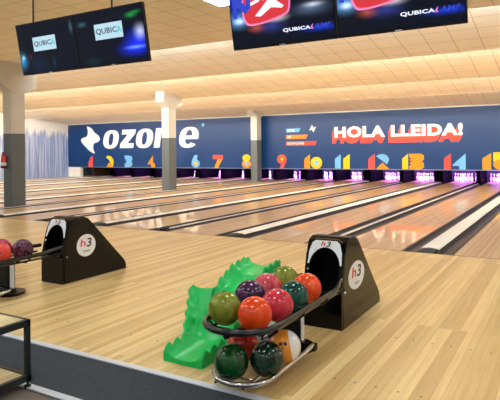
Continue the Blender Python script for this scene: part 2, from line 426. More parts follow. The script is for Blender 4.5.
# ------------------------------------------------------------------ mural
def panel(x0, x1, label):
    t = thing('mural_panel', label, 'wall mural', (x0, YW, .61))
    MB().box(x0, x1, YW, YW+.10, .64, 3.27).build('board', 'mural', t)
    MB().box(x0, x1, YW-.012, YW+.10, .605, .64).build('bottom_rail', 'rail', t)
    return t
mL = panel(XL+.005, -13.52, 'blue wall mural with the white word ozone and numbers 1 to 8')
mR = panel(-13.515, XR-.005, 'blue wall mural with HOLA LLEIDA! and numbers 9 to 15')
def sh(pts, k=.18, z0=1.74): return [(x+(z-z0)*k-.1, z) for x, z in pts]
# swirl emblem
def smooth_loop(pts, n=4):
    out = []; N = len(pts)
    for i in range(N):
        p0, p1, p2, p3 = [Vector(pts[(i+j-1) % N]) for j in range(4)]
        for k in range(n):
            t = k/n
            q = .5*((2*p1)+(p2-p0)*t+(2*p0-5*p1+4*p2-p3)*t*t+(3*p1-p0-3*p2+p3)*t**3); out.append((q.x, q.y))
    return out
emb = [(-25.80, 3.13), (-25.40, 2.98), (-25.18, 2.74), (-24.88, 2.56), (-24.72, 2.34), (-24.90, 2.16), (-25.20, 2.08), (-25.30, 1.90), (-25.26, 1.66), (-25.18, 1.45), (-25.60, 1.62), (-25.92, 1.86), (-26.22, 2.10), (-26.34, 2.30), (-26.2, 2.42), (-25.90, 2.48), (-25.76, 2.62), (-25.74, 2.86)]
shape('emblem', [smooth_loop(emb)], 'mwhite', mL, YW)
# word ozone, heavy slanted letters
def O(cx, w, z0, z1):
    cz = (z0+z1)/2; h = (z1-z0)/2
    return [sh(ell(cx, cz, w/2, h, n=32, p=2.5)), sh(ell(cx, cz, w*.15, h*.66, n=24, p=2.4))[::-1]]
shape('letter_o', O(-23.80, 1.24, 1.74, 2.84), 'mwhite', mL, YW)
z = [(-23.0, 1.76), (-21.95, 1.76), (-21.95, 2.04), (-22.45, 2.04), (-21.93, 2.60), (-21.93, 2.84), (-22.97, 2.84), (-22.97, 2.56), (-22.5, 2.56), (-23.0, 2.02)]
shape('letter_z', [sh(z)], 'mwhite', mL, YW)
shape('letter_o', O(-21.18, 1.26, 1.74, 2.86), 'mwhite', mL, YW)
nn = [(-20.40, 1.76), (-19.98, 1.76), (-19.98, 2.50), (-19.90, 2.60), (-19.72, 2.60), (-19.64, 2.5), (-19.64, 1.76), (-19.22, 1.76), (-19.22, 2.55), (-19.30, 2.78), (-19.55, 2.88), (-19.80, 2.84), (-19.98, 2.72), (-19.98, 2.86), (-20.40, 2.86)]
shape('letter_n', [sh(nn)], 'mwhite', mL, YW)
cx, cz, rx, rz = -18.02, 2.29, .64, .57
oe = ell(cx, cz, rx, rz, 0, 322, 30, 2.5)
ie = ell(cx, cz-.04, rx*.36, rz*.58, 180, 318, 14, 2.3)[::-1]
eo = [(cx+rx, cz-.10)]+oe+ie+[(cx-rx*.34, cz-.10)]
shape('letter_e', [sh(eo), sh([(cx-rx*.34, cz+.10), (cx+rx*.34, cz+.10)]+ell(cx, cz+.12, rx*.34, rz*.52, 10, 170, 12))[::-1]], 'mwhite', mL, YW)
shape('registered_mark', [ell(-17.06, 2.94, .10, .10, n=16)], 'mlb', mL, YW)
# small writing block: HOME / OF / BOWLING with the emblem
for (x0, x1, z0, z1, mt, s, tx) in ((-12.07, -11.30, 2.40, 2.59, 'mlb', 'HOME', -11.62), (-12.07, -10.93, 2.08, 2.27, 'mor', 'OF', -11.80), (-12.07, -10.46, 1.76, 1.95, 'mred', 'BOWLING', -11.12)):
    b = shape('word_bar', [[(x0, z0), (x1-.08, z0), (x1, z1), (x0, z1)]], mt, mR, YW)
    lettering('lettering', s, (x0+.05, tx, z0+.04, z1-.04), 'mwhite', b, YW-.008, t=.003, bold=.02, off=mR.location)
nz = [(-10.84, 2.42), (-10.76, 2.58), (-10.70, 2.72), (-10.62, 2.56), (-10.50, 2.68), (-10.52, 2.52), (-10.62, 2.38), (-10.70, 2.55)]
shape('small_emblem', [[(-10.84, 2.45), (-10.70, 2.72), (-10.60, 2.58), (-10.48, 2.64), (-10.62, 2.38), (-10.72, 2.52)]], 'mwhite', mR, YW)
# HOLA LLEIDA! in white over a red block shadow
for i in range(8):
    f = (i+1)/8
    lettering('red_lettering', 'HOLA LLEIDA!', (-9.55-.12*f, -3.87-.12*f, 2.075-.27*f, 2.60-.27*f), 'mred', mR, YW-.0012*(8-i), t=.001, bold=.05)
lettering('white_lettering', 'HOLA LLEIDA!', (-9.55, -3.87, 2.075, 2.60), 'mwhite', mR, YW-.012, t=.004, bold=.05)
# numerals
Z0 = .645; H = .67
def num(n, cx, w, parts):
    par = mL if n <= 8 else mR; first = None
    for i, (mt, loops) in enumerate(parts):
        L = [[(cx-w/2+a*w, Z0+b*H) for a, b in lp] for lp in loops]
        o = shape('number_%s' % ['zero', 'one', 'two', 'three', 'four', 'five', 'six', 'seven', 'eight', 'nine', 'ten', 'eleven', 'twelve', 'thirteen', 'fourteen', 'fifteen'][n] if i == 0 else 'accent', L, mt, par if i == 0 else first, YW-(0 if i == 0 else .002*i), off=par.location)
        if i == 0: first = o
one = lambda a, b: [(a, 0), (b, 0), (b, 1), (a, .68)]
num(1, -25.52, .36, [('mred', [[(0, 0), (1, 0), (1, 1), (.55, .86), (.15, .55), (0, .3)]])])
num(2, -23.9, .57, [('mye', [[(.0, .95), (.3, 1), (.7, .9), (1, .6), (1, .3), (.85, 0), (.5, 0), (.55, .4), (.35, .65), (0, .8)]]), ('mor', [[(0, 0), (.85, 0), (.7, .25), (.55, .42), (.25, .3)]])])
num(3, -22.42, .6, [('mlb', [[(0, 0), (.6, 0), (.95, .1), (1, .35), (.85, .5), (1, .65), (.95, .9), (.6, 1), (0, 1), (0, .72), (.2, .65), (.2, .35), (0, .28)]])])
num(4, -20.7, .55, [('mor', [[(0, .25), (.75, 1), (.75, .35), (1, .3), (1, 0), (.5, 0), (.5, .25)]])])
num(5, -19.32, .5, [('mye', [[(0, 1), (1, 1), (1, .75), (.35, .75), (.35, .6), (.8, .6), (1, .4), (.9, .1), (.6, 0), (0, 0), (0, .22), (.55, .25), (.6, .38), (0, .4)]])])
num(6, -17.57, .56, [('mlb', [[(.75, 1), (.35, 1), (.05, .55)]+ell(.5, .32, .5, .32, 160, 400, 16)[0:]+[(.62, .66)]]), ('mye', [ell(.5, .32, .2, .15, n=16)])])
num(7, -16.12, .63, [('mor', [[(.15, 0), (.5, 0), (.98, .72), (.55, .8)]]), ('mred', [[(0, 1), (1, 1), (1, .68), (0, .68)]])])
num(8, -14.36, .55, [('mor', [ell(.5, .3, .5, .31)]), ('mye', [ell(.5, .76, .42, .27)]), ('mlb', [ell(.5, .32, .22, .16)])])
num(9, -12.33, .52, [('mred', [[(.3, 0), (.65, 0), (.98, .55)]+ell(.5, .66, .5, .34, 0, 230, 16)+[(.45, .32)]]), ('mye', [[(.6, .9), (.3, .62), (.48, .62), (.4, .42), (.72, .7), (.54, .7)]])])
num(10, -10.65, .92, [('mor', [one(0, .32)]), ('mye', [ell(.68, .4, .32, .42)]), ('mlb', [ell(.68, .4, .13, .18)])])
num(11, -9.18, .72, [('mlb', [one(0, .40)]), ('mye', [one(.58, 1)])])
num(12, -7.45, .94, [('mred', [one(0, .31)]), ('mlb', [[(.38, .86)]+ell(.66, .62, .33, .38, 130, -10, 14)+[(.9, .3)]]), ('mor', [[(.38, 0), (1, 0), (.68, .42)]])])
num(13, -5.93, .93, [('mye', [one(0, .27)]), ('mor', [[(.33, 1), (.85, 1), (1, .88), (1, .62), (.9, .5), (1, .38), (1, .12), (.85, 0), (.33, 0), (.33, .2), (.42, .28), (.34, .4), (.45, .5), (.34, .6), (.42, .72), (.33, .8)]])])
num(14, -4.2, .86, [('mred', [one(0, .32)]), ('mlb', [[(.40, .30), (1, 1), (1, 0), (.70, 0), (.70, .22), (.40, .22)]])])
num(15, -2.63, .98, [('mor', [one(0, .33)]), ('mye', [[(.42, 1.06), (1, 1.06), (1, .74), (.72, .74), (.72, .6), (.42, .5)]]), ('mor', [ell(.72, .32, .30, .32)])])
# ------------------------------------------------------------------ columns
def column(y, label):
    x0, x1 = -13.69, -13.34; y0, y1 = y, y+.45
    t = thing('column', label, 'column', ((x0+x1)/2, y+.22, -.12), 'square columns in a row down the hall')
    MB().box(x0, x1, y0, y1, -.12, 2.04, .008).build('lower_shaft', 'gray_paint', t)
    MB().box(x0, x1, y0, y1, 2.04, 3.5, .008).build('upper_shaft', 'cream', t)
    MB().prism([(y0-.32, 4.3), (y0-.32, 3.40), (y0, 3.2), (y1, 3.2), (y1+.38, 3.34), (y1+.38, 4.3)], 'x', x0-.02, x1+.02).build('capital', 'cream', t)
    return t
column(9.75, 'nearest square column, grey below and cream above, with a fire extinguisher')
column(16.64, 'middle square column, grey below and cream above, over the letter n')
column(23.50, 'farthest square column, grey below and cream above, against the mural')
t = thing('fire_extinguisher', 'small red fire extinguisher with white label hanging on the nearest column', 'fire extinguisher', (-13.66, 9.66, 1.08))
ex, ey = -13.55, 9.66
MB().lathe([(.0, 1.10), (.068, 1.10), (.074, 1.12), (.074, 1.40), (.06, 1.44), (.025, 1.47), (.0, 1.47)], (ex, ey, 0), 20).build('cylinder', 'red', t, True)
MB().lathe([(.0755, 1.15), (.0755, 1.24)], (ex, ey, 0), 20).build('label_band', 'label', t, True)
MB().box(ex-.02, ex+.02, ey-.02, ey+.02, 1.465, 1.51).box(ex-.07, ex+.02, ey-.012, ey+.012, 1.50, 1.525).build('valve_handle', 'blackm', t)
MB().tube([(ex-.03, ey, 1.48), (ex-.09, ey, 1.46), (ex-.10, ey, 1.36), (ex-.09, ey, 1.22)], .009).build('hose', 'blackm', t, True)
MB().lathe([(0, 1.085), (.078, 1.085), (.078, 1.13), (.076, 1.13)], (ex, ey, 0), 20).build('foot_ring', 'blackm', t, True)

# ------------------------------------------------------------------ ball return: hood
def hood(x0, label, ry, rz):
    """machine hood whose right face is x0"""
    x1, xl = x0, x0-.35
    t = thing('ball_return_hood', label, 'ball return', ((x1+xl)/2, 4.7, 0), 'black ball return hoods on the approach')
    back = [(4.27, 0), (4.258, .30), (4.315, .56), (4.345, .66), (4.375, .708), (4.44, .735), (4.55, .732), (4.62, .708), (4.68, .655), (4.88, .455), (5.06, .275), (5.20, .14), (5.245, .085), (5.255, .04), (5.255, 0)]
    inner = [(y+.0, z) for y, z in back]
    # side panels
    for s, (a, b) in (('r', (x1-.018, x1)), ('l', (xl, xl+.018))):
        mb = MB().prism(back, 'x', a, b)
        mb.build('side_panel', 'black', t)
    # lid strip following the profile
    mb = MB(); top = back[3:]
    ring = [(y, z) for y, z in top]; dn = [(y-.012*(1 if i > 3 else 0), z-.012) for i, (y, z) in enumerate(top)]
    mb.prism(ring+dn[::-1], 'x', xl+.018, x1-.018)
    mb.build('lid', 'black', t)
    xc = (x1+xl)/2
    # front with an arched mouth; frame slightly proud
    arch = [(xc-.135, .305)]+[(xc+.135*math.cos(math.radians(a)), .49+.16*math.sin(math.radians(a))) for a in range(180, -1, -12)]+[(xc+.135, .305)]
    MB().box(xl+.002, x1-.002, 4.235, 4.255, 0, .299).build('lower_panel', 'black', t)
    outl = [(xl+.002, .30), (x1-.002, .30), (x1-.002, .60), (x1-.03, .70), (x1-.07, .725), (xl+.07, .725), (xl+.03, .70), (xl+.002, .60)]
    def lean(o):
        for v in o.data.vertices: v.co.y += max(0, v.co.z-.30)*.27
        return o
    lean(shape('front_panel', [outl, arch[::-1]], 'black', t, 4.25, t=.02))
    lab = [(xl+.022, .52), (xl+.028, .62), (xl+.05, .69), (xl+.08, .712), (x1-.08, .712), (x1-.05, .69), (x1-.028, .62), (x1-.022, .52)]
    inn = [(xc+.142*math.cos(math.radians(a)), .49+.168*math.sin(math.radians(a))) for a in range(10, 171, 10)]
    p = lean(shape('front_label', [lab+[(x1-.036, .52)]+inn+[(xl+.036, .52)]], 'label', t, 4.23, t=.003))
    lean(lettering('lettering', 'h', (xc-.045, xc-.004, .667, .706), 'inkred', p, 4.226, t=.002, bold=.02, shear=.25, off=t.location))
    lean(lettering('lettering', '3', (xc+.004, xc+.045, .662, .706), 'ink', p, 4.226, t=.002, bold=.02, shear=.25, off=t.location))
    # cavity
    MB().box(xl+.02, x1-.02, 4.58, 4.59, .05, .70).box(xl+.02, x1-.02, 4.27, 4.58, .28, .29).build('inner_liner', 'blackm', t)
    MB().ball((xl+.03, 4.278, .47), .012, 12, 8).ball((xl+.03, 4.222, .24), .007, 10, 6).build('button', 'chrome', t, True)
    # emblem disc on both sides
    for s, X in ((1, x1), (-1, xl)):
        d = MB(); d.prism([(4.59+ry*math.cos(2*PI*k/32), .392+rz*math.sin(2*PI*k/32)) for k in range(32)], 'x', X, X+s*.003)
        d = d.build('side_badge', 'label', t)
        if s == 1:
            lettering('lettering', 'h', (4.59-ry*.62, 4.59-ry*.10, .385, .47), 'inkred', d, X+.003, t=.002, bold=.01, shear=.1, plane='x', off=t.location, sign=1)
            lettering('lettering', '3', (4.59+ry*.05, 4.59+ry*.55, .37, .475), 'ink', d, X+.003, t=.002, bold=.02, shear=.1, plane='x', off=t.location, sign=1)
            MB().box(X+.003, X+.0045, 4.53, 4.65, .328, .334).box(X+.003, X+.0045, 4.55, 4.64, .314, .319).build('fine_print', 'ink', d)
    MB().ball((x1+.001, 4.30, .30), .010, 10, 6).build('side_bolt', 'alu', t, True)
    return t
hood(-1.62, 'black ball return hood with white h3 badge, on the right of the room', .20, .120)
hood(-4.93, 'black ball return hood with white h3 badge, on the left of the room', .145, .130)

# ------------------------------------------------------------------ ball return: racks
def loop_path(xc, hw, yf, yb, z, ze=None, n=14):
    """open U with its round end towards the seats; arms run back to the hood"""
    ze = z if ze is None else ze
    e = hw-.175
    p = [(xc+hw-e, yb+.03, ze), (xc+hw-e, yb, ze), (xc+hw-e*.8, yb-.06, ze), (xc+hw-e*.25, yb-.16, z+(ze-z)*.7), (xc+hw, yb-.25, z+(ze-z)*.3)]
    r = hw
    for i in range(5): p.append((xc+hw, yb-.3-(yb-.3-yf-r)*i/4, z))
    for i in range(1, n): a = PI*i/n; p.append((xc+hw*math.cos(a), yf+r-r*math.sin(a), z))
    for i in range(5): p.append((xc-hw, yf+r+(yb-.3-yf-r)*i/4, z))
    p += [(xc-hw, yb-.25, z+(ze-z)*.3), (xc-hw+e*.25, yb-.16, z+(ze-z)*.7), (xc-hw+e*.8, yb-.06, ze), (xc-hw+e, yb, ze), (xc-hw+e, yb+.03, ze)]
    return p
def rack(dx, label):
    xc = -1.80+dx
    t = thing('ball_rack', label, 'ball rack', (xc, 3.5, 0), 'two tier ball racks in front of the hoods')
    MB().tube(loop_path(xc, .238, 2.73, 4.20, .40, .42), .021).build('upper_rail', 'tube', t, True)
    # tray: ribs and inner rails under the upper balls
    mb = MB()
    for s in (-1, 1):
        mb.tube([(xc+s*.20, 2.86, .352), (xc+s*.20, 4.2, .352)], .011, n=8)
    mb.tube([(xc, 2.76, .36), (xc, 4.2, .36)], .016, n=8)
    for yy in (2.95, 3.35, 3.75, 4.1): mb.tube([(xc-.26, yy, .385), (xc-.2, yy, .338), (xc, yy, .335), (xc+.2, yy, .338), (xc+.26, yy, .385)], .009, n=8)
    mb.build('upper_tray', 'tube', t, True)
    # lower rail
    xl = xc+.02; q = .198
    lp = [(xl+q*math.cos(a), 2.96-q*math.sin(a), .085) for a in [PI*i/14 for i in range(15)]]
    lp = [(xl+q, 3.56, .10)]+[(xl+q, y, .09) for y in (3.4, 3.2)]+lp+[(xl-q, y, .09) for y in (3.2, 3.4)]+[(xl-q, 3.56, .10)]
    MB().tube(lp, .016).build('lower_rail', 'chrome', t, True)
    mb = MB()
    for s in (-.10, .10): mb.tube([(xc+s, 2.80, .055), (xc+s, 3.56, .055)], .010, n=8)
    for yy in (2.95, 3.25, 3.5): mb.tube([(xl-q, yy, .085), (xl-.1, yy, .045), (xl+.1, yy, .045), (xl+q, yy, .085)], .008, n=8)
    mb.build('lower_tray', 'chrome', t, True)
    # pedestal
    MB().box(xc-.07, xc+.09, 3.62, 3.70, .05, .35, .01).build('post', 'blackm', t)
    MB().box(xc+.0905, xc+.094, 3.635, 3.685, .06, .33).build('post_trim', 'alu', t)
    MB().prism([(xc+.155*math.cos(2*PI*k/28), 3.70+.15*math.sin(2*PI*k/28)) for k in range(28)], 'z', 0, .03).build('foot_plate', 'black', t)
    MB().box(xc-.24, xc+.24, 3.54, 3.60, .06, .11, .01).build('cross_bar', 'black', t)
    return t
rack(0, 'black and chrome two tier ball rack full of balls, right of the green ramp')
rack(-3.31, 'black ball rack cut by the left edge, feeding the left hood')

# ------------------------------------------------------------------ balls
BM = {
 'olive': swirl('olive_ball', srgb(112, 128, 24), srgb(150, 160, 50), 7),
 'orange': swirl('orange_ball', srgb(240, 62, 8), srgb(255, 92, 20), 6),
 'red': swirl('raspberry_ball', srgb(205, 22, 50), srgb(230, 70, 92), 9),
 'pink': swirl('pink_ball', srgb(206, 40, 62), srgb(234, 110, 122), 9),
 'purple': swirl('dark_purple_ball', srgb(40, 22, 48), srgb(92, 50, 96), 12),
 'teal': swirl('teal_ball', srgb(0, 58, 52), srgb(10, 92, 80), 8),
 'dkgreen': swirl('dark_green_ball', srgb(4, 60, 24), srgb(12, 92, 34), 6),
 'blkgreen': swirl('blackish_green_ball', srgb(4, 26, 18), srgb(30, 66, 48), 9, .08),
 'redspeck': swirl('speckled_red_ball', srgb(176, 20, 20), srgb(240, 80, 60), 22, .06),
 'white': swirl('white_ball', srgb(225, 225, 228), srgb(180, 190, 205), 5, .1),
 'coral': swirl('coral_ball', srgb(236, 50, 46), srgb(246, 84, 70), 8),
 'plum': swirl('plum_speckled_ball', srgb(40, 14, 40), srgb(120, 50, 84), 26, .08),
 'magenta': swirl('magenta_ball', srgb(170, 20, 60), srgb(200, 60, 100), 10),
}
R = .1085
def bball(x, y, z, mt, label, holes=None):
    t = thing('bowling_ball', label, 'bowling ball', (x, y, z-R), 'bowling balls on the racks')
    MB().ball((x, y, z), R, 40, 26).build('shell', BM[mt] if isinstance(mt, str) else mt, t, True)
    if holes:
        d = Vector(holes).normalized(); a = d.cross(Vector((0, 0, 1))).normalized(); b = a.cross(d)
        c = Vector((x, y, z))
        for (u, v, rr) in ((-.10, .10, .009), (.10, .10, .009), (0, -.16, .011)):
            q = (d+a*u*1.4+b*v*1.4).normalized()
            mb = MB(); bmesh.ops.create_cone(mb.b, cap_ends=True, segments=16, radius1=rr, radius2=rr, depth=.004, matrix=Matrix.Translation(c+q*(R-.001)) @ q.to_track_quat('Z', 'Y').to_matrix().to_4x4())
            mb.build('finger_hole', 'ink', t)
    return t
UZ = .462
bball(-1.935, 2.97, UZ, 'olive', 'olive green bowling ball at the front left of the upper tray', (-.15, -.1, .98))
bball(-1.705, 2.955, UZ, 'orange', 'bright orange bowling ball at the front of the upper tray', None)
bball(-1.675, 3.20, UZ, 'red', 'raspberry red bowling ball between the front orange and the teal ball', None)
bball(-1.955, 3.325, UZ, 'purple', 'dark purple bowling ball behind the front olive ball')
bball(-1.95, 3.572, UZ, 'pink', 'pinkish red bowling ball between the purple and the rear olive ball', (.9, -.6, .0))
bball(-1.68, 3.45, UZ, 'teal', 'dark teal bowling ball in the right row of the upper tray')
bball(-1.95, 3.86, UZ, 'olive', 'olive green bowling ball at the rear of the upper tray')
bball(-1.69, 3.705, UZ, 'orange', 'orange bowling ball nearest the black hood')
LZ = .172
bball(-1.825, 2.868, LZ, 'dkgreen', 'dark green bowling ball at the front left of the lower tray')
bball(-1.655, 3.015, LZ, 'blkgreen', 'blackish green marbled bowling ball right of the dark green one')
bball(-1.915, 3.15, LZ, 'redspeck', 'speckled red bowling ball at the back left of the lower tray')
bball(-1.885, 3.40, LZ, 'white', 'white bowling ball behind the blackish green ball on the lower tray')
# two-tone ball with a small drawn face
def twotone():
    m = bpy.data.materials.new('orange_white_ball'); m.use_nodes = True; nt = m.node_tree; b = nt.nodes['Principled BSDF']
    tc = nt.nodes.new('ShaderNodeTexCoord'); s = nt.nodes.new('ShaderNodeVectorMath'); s.operation = 'DOT_PRODUCT'
    lk(nt, tc.outputs['Object'], s.inputs[0]); s.inputs[1].default_value = (.75, .42, .15)
    r = nt.nodes.new('ShaderNodeValToRGB'); r.color_ramp.interpolation = 'CONSTANT'
    mr = nt.nodes.new('ShaderNodeMapRange'); mr.inputs['From Min'].default_value = -.12; mr.inputs['From Max'].default_value = .12
    lk(nt, s.outputs['Value'], mr.inputs['Value']); lk(nt, mr.outputs[0], r.inputs[0])
    r.color_ramp.elements[0].color = srgb(240, 150, 30); r.color_ramp.elements[1].position = .70; r.color_ramp.elements[1].color = srgb(228, 226, 220)
    lk(nt, r.outputs[0], b.inputs['Base Color']); b.inputs['Roughness'].default_value = .15; b.inputs['Coat Weight'].default_value = .5
    return m
fb = bball(-1.655, 3.265, LZ, twotone(), 'orange and white bowling ball with a dotted face, rear of lower tray')
for u, v, rr in ((-.30, .25, .012), (.02, .25, .012), (-.14, -.02, .007)):
    d = Vector((.45, -.85, .25)).normalized(); a = Vector((.88, .47, 0)).normalized(); b = a.cross(d)*-1
    q = (d+a*u-b*v*-1).normalized() if False else (d+a*u+Vector((0, 0, 1))*v).normalized()
    mb = MB(); bmesh.ops.create_cone(mb.b, cap_ends=True, segments=16, radius1=rr, radius2=rr, depth=.003, matrix=Matrix.Translation(Vector((-1.655, 3.265, LZ))+q*R) @ q.to_track_quat('Z', 'Y').to_matrix().to_4x4())
    mb.build('eye' if rr > .01 else 'mouth', 'ink', fb)
bball(-5.00, 3.51, UZ, 'coral', 'coral red bowling ball with finger holes, at the left edge of the photo', (.75, -.65, .1)).location
bball(-5.02, 3.79, UZ, 'plum', 'plum speckled bowling ball at the end of the left rack', None)
bball(-5.25, 3.70, UZ, 'magenta', 'magenta bowling ball half hidden behind the coral ball', None)

# ------------------------------------------------------------------ green children's ramp
def trough(path, w, wall, teeth, seg, skirt):
    """path (x,y,z) list of floor centre points; returns a mesh with scalloped walls"""
    P_ = [Vector(p) for p in path]; S = []
    for i in range(len(P_)-1):
        for k in range(seg): S.append(P_[i].lerp(P_[i+1], k/seg))
    S.append(P_[-1])
    # smooth
    for _ in range(6): S = [S[0]]+[(S[i-1]+S[i]*2+S[i+1])/4 for i in range(1, len(S)-1)]+[S[-1]]
    L = [0]
    for a, b in zip(S, S[1:]): L.append(L[-1]+(b-a).length)
    rows = []
    for i, p in enumerate(S):
        t = (S[min(i+1, len(S)-1)]-S[max(i-1, 0)]); t2 = Vector((t.x, t.y, 0)).normalized(); n = Vector((t2.y, -t2.x, 0)); up = Vector((0, 0, 1))
        ph = L[i]/teeth; f = ph-math.floor(ph); tooth = .044*(1-abs(2*f-1)**1.7)
        h = wall+tooth; zb = skirt(p)
        r = []
        r.append(p+n*(-w/2-.012)+up*(zb-p.z)); r.append(p+n*(-w/2-.014)+up*(h-.008)); r.append(p+n*(-w/2-.004)+up*h); r.append(p+n*(-w/2+.010)+up*(h-.012))
        for k in range(7):
            a = PI*k/6; r.append(p+n*(-math.cos(a)*w*.42)+up*(.035*(1-math.sin(a))))
        r.append(p+n*(w/2-.010)+up*(h-.012)); r.append(p+n*(w/2+.004)+up*h); r.append(p+n*(w/2+.014)+up*(h-.008)); r.append(p+n*(w/2+.012)+up*(zb-p.z))
        rows.append([tuple(v) for v in r])
    mb = MB().grid(rows)
    mb.poly(rows[0]); mb.poly(rows[-1][::-1])
    return mb
t = thing('ball_ramp', 'bright green plastic ball ramp with scalloped edges beside the rack', 'ball ramp', (-2.33, 3.5, 0))
pth = [(-2.33, 3.03, .03), (-2.33, 3.2, .045), (-2.33, 3.38, .07), (-2.33, 3.58, .20), (-2.33, 3.74, .36), (-2.33, 3.95, .45), (-2.33, 4.20, .475)]
trough(pth, .31, .040, .098, 18, lambda p: 0.0 if p.y < 3.4 else max(0, p.z-.09)).build('chute', 'green', t, True)
MB().box(-2.40, -2.18, 4.10, 4.16, 0, .42, .01).box(-2.42, -2.16, 4.05, 4.20, 0, .03, .01).build('rear_leg', 'green', t, True)
# side wing that steadies the ramp
rows = []
for i in range(33):
    f = i/32; ph = f*5; g = ph-math.floor(ph); bump = .022*(1-abs(2*g-1)**1.5)
    zt = .335*(1-f)+.03; yl = 3.66-.33*f; xl = -2.72+.16*f-bump; xr = -2.49; yr = 3.66-.22*f
    rows.append([(xl, yl, zt-.06*0), (xl+.025, yl+.0, zt+.02), (xl+.05, yl+.01, zt), ((xl+xr)/2, (yl+yr)/2+.015, zt-.005), (xr-.02, yr, zt+.01), (xr, yr, zt+.02),
                 (xr, yr+.10, 0 if f > .9 else max(0, zt-.12)), (xl, yl+.10, 0 if f > .9 else max(0, zt-.12)), (xl, yl, zt)])
mb = MB().grid(rows); mb.poly(rows[0][:-1]); mb.poly(rows[-1][:-1][::-1])
mb.build('side_wing', 'green', t, True)

# ------------------------------------------------------------------ bench in the corner
t = thing('low_bench', 'low charcoal steel framed bench with pale wooden top and lower shelf', 'bench', (-3.55, 1.85, 0))
bx0, bx1, by0, by1 = -4.15, -2.95, 1.42, 2.28
MB().box(bx0+.03, bx1-.03, by0+.03, by1-.03, .40, .432).build('seat_board', 'benchwood', t)
mb = MB()
for a in (0, 1):
    z1 = .43 if a == 0 else .085; z0 = z1-.04
    mb.box(bx0, bx1, by0, by0+.03, z0, z1).box(bx0, bx1, by1-.03, by1, z0, z1).box(bx0, bx0+.03, by0+.03, by1-.03, z0, z1).box(bx1-.03, bx1, by0+.03, by1-.03, z0, z1)
mb.build('steel_frame', 'frame', t)
MB().box(bx0+.03, bx1-.03, by0+.03, by1-.03, .05, .080).build('shelf', 'benchwood', t)
for x in (bx0, bx1-.03):
    for y in (by0, by1-.03):
        l = MB().box(x, x+.03, y, y+.03, .04, .43, .002).build('leg', 'frame', t)
        MB().lathe([(0, 0), (.022, 0), (.022, .016), (.007, .018), (.007, .045), (0, .045)], (x+.015, y+.015, 0), 14).build('levelling_foot', 'blackm', l, True)

# small black approach dots
k = 0
t = None
mbd = MB()
for n in (14, 15, 16, 17):
    x = lane_x(n)
    for j in range(-3, 4):
        for yy in (4.29, 3.33):
            mbd.prism([(x+j*.137+.007*math.cos(a), yy+.007*math.sin(a)) for a in [2*PI*q/10 for q in range(10)]], 'z', 0, .0008)
struct(mbd, 'trim_5', 'ink')

# ------------------------------------------------------------------ televisions
def screen_mat(name, base, blobs):
    """screen picture: coloured glows on a dark ground, in screen metres"""
    m = bpy.data.materials.new(name); m.use_nodes = True; nt = m.node_tree; b = nt.nodes['Principled BSDF']
    b.inputs['Base Color'].default_value = (.002, .003, .006, 1); b.inputs['Roughness'].default_value = .12; b.inputs['Specular IOR Level'].default_value = .2
    tc = nt.nodes.new('ShaderNodeTexCoord'); prev = None
    rgb = nt.nodes.new('ShaderNodeRGB'); rgb.outputs[0].default_value = base; prev = rgb.outputs[0]
    for (x, z_, rx, rz, col) in blobs:
        mp = nt.nodes.new('ShaderNodeMapping'); mp.vector_type = 'POINT'
        mp.inputs['Scale'].default_value = (1/rx, 0, 1/rz); mp.inputs['Location'].default_value = (-x/rx, 0, -z_/rz)
        lk(nt, tc.outputs['Object'], mp.inputs['Vector'])
        g = nt.nodes.new('ShaderNodeTexGradient'); g.gradient_type = 'QUADRATIC_SPHERE'; lk(nt, mp.outputs[0], g.inputs[0])
        mx = nt.nodes.new('ShaderNodeMix'); mx.data_type = 'RGBA'; mx.blend_type = 'ADD'; lk(nt, g.outputs['Fac'], mx.inputs['Factor'])
        lk(nt, prev, mx.inputs['A']); mx.inputs['B'].default_value = col; prev = mx.outputs['Result']
    lk(nt, prev, b.inputs['Emission Color']); b.inputs['Emission Strength'].default_value = 1.0
    return m
def smat(name, col, st=1.0):
    m = emit(name, col, st); m.node_tree.nodes['Principled BSDF'].inputs['Base Color'].default_value = (.02, .02, .02, 1); return m
M['s_card'] = smat('screen_card_white', srgb(190, 225, 240)); M['s_navy'] = smat('screen_text_navy', srgb(38, 60, 82)); M['s_teal'] = smat('screen_text_teal', srgb(60, 200, 205))
M['s_white'] = smat('screen_text_white', srgb(235, 240, 255), 1.2); M['s_blue'] = smat('screen_text_blue', srgb(30, 60, 200)); M['s_red'] = smat('screen_red', srgb(222, 38, 50)); M['s_pink'] = smat('screen_pink', srgb(250, 130, 190))
TW, TH = 1.085, .635
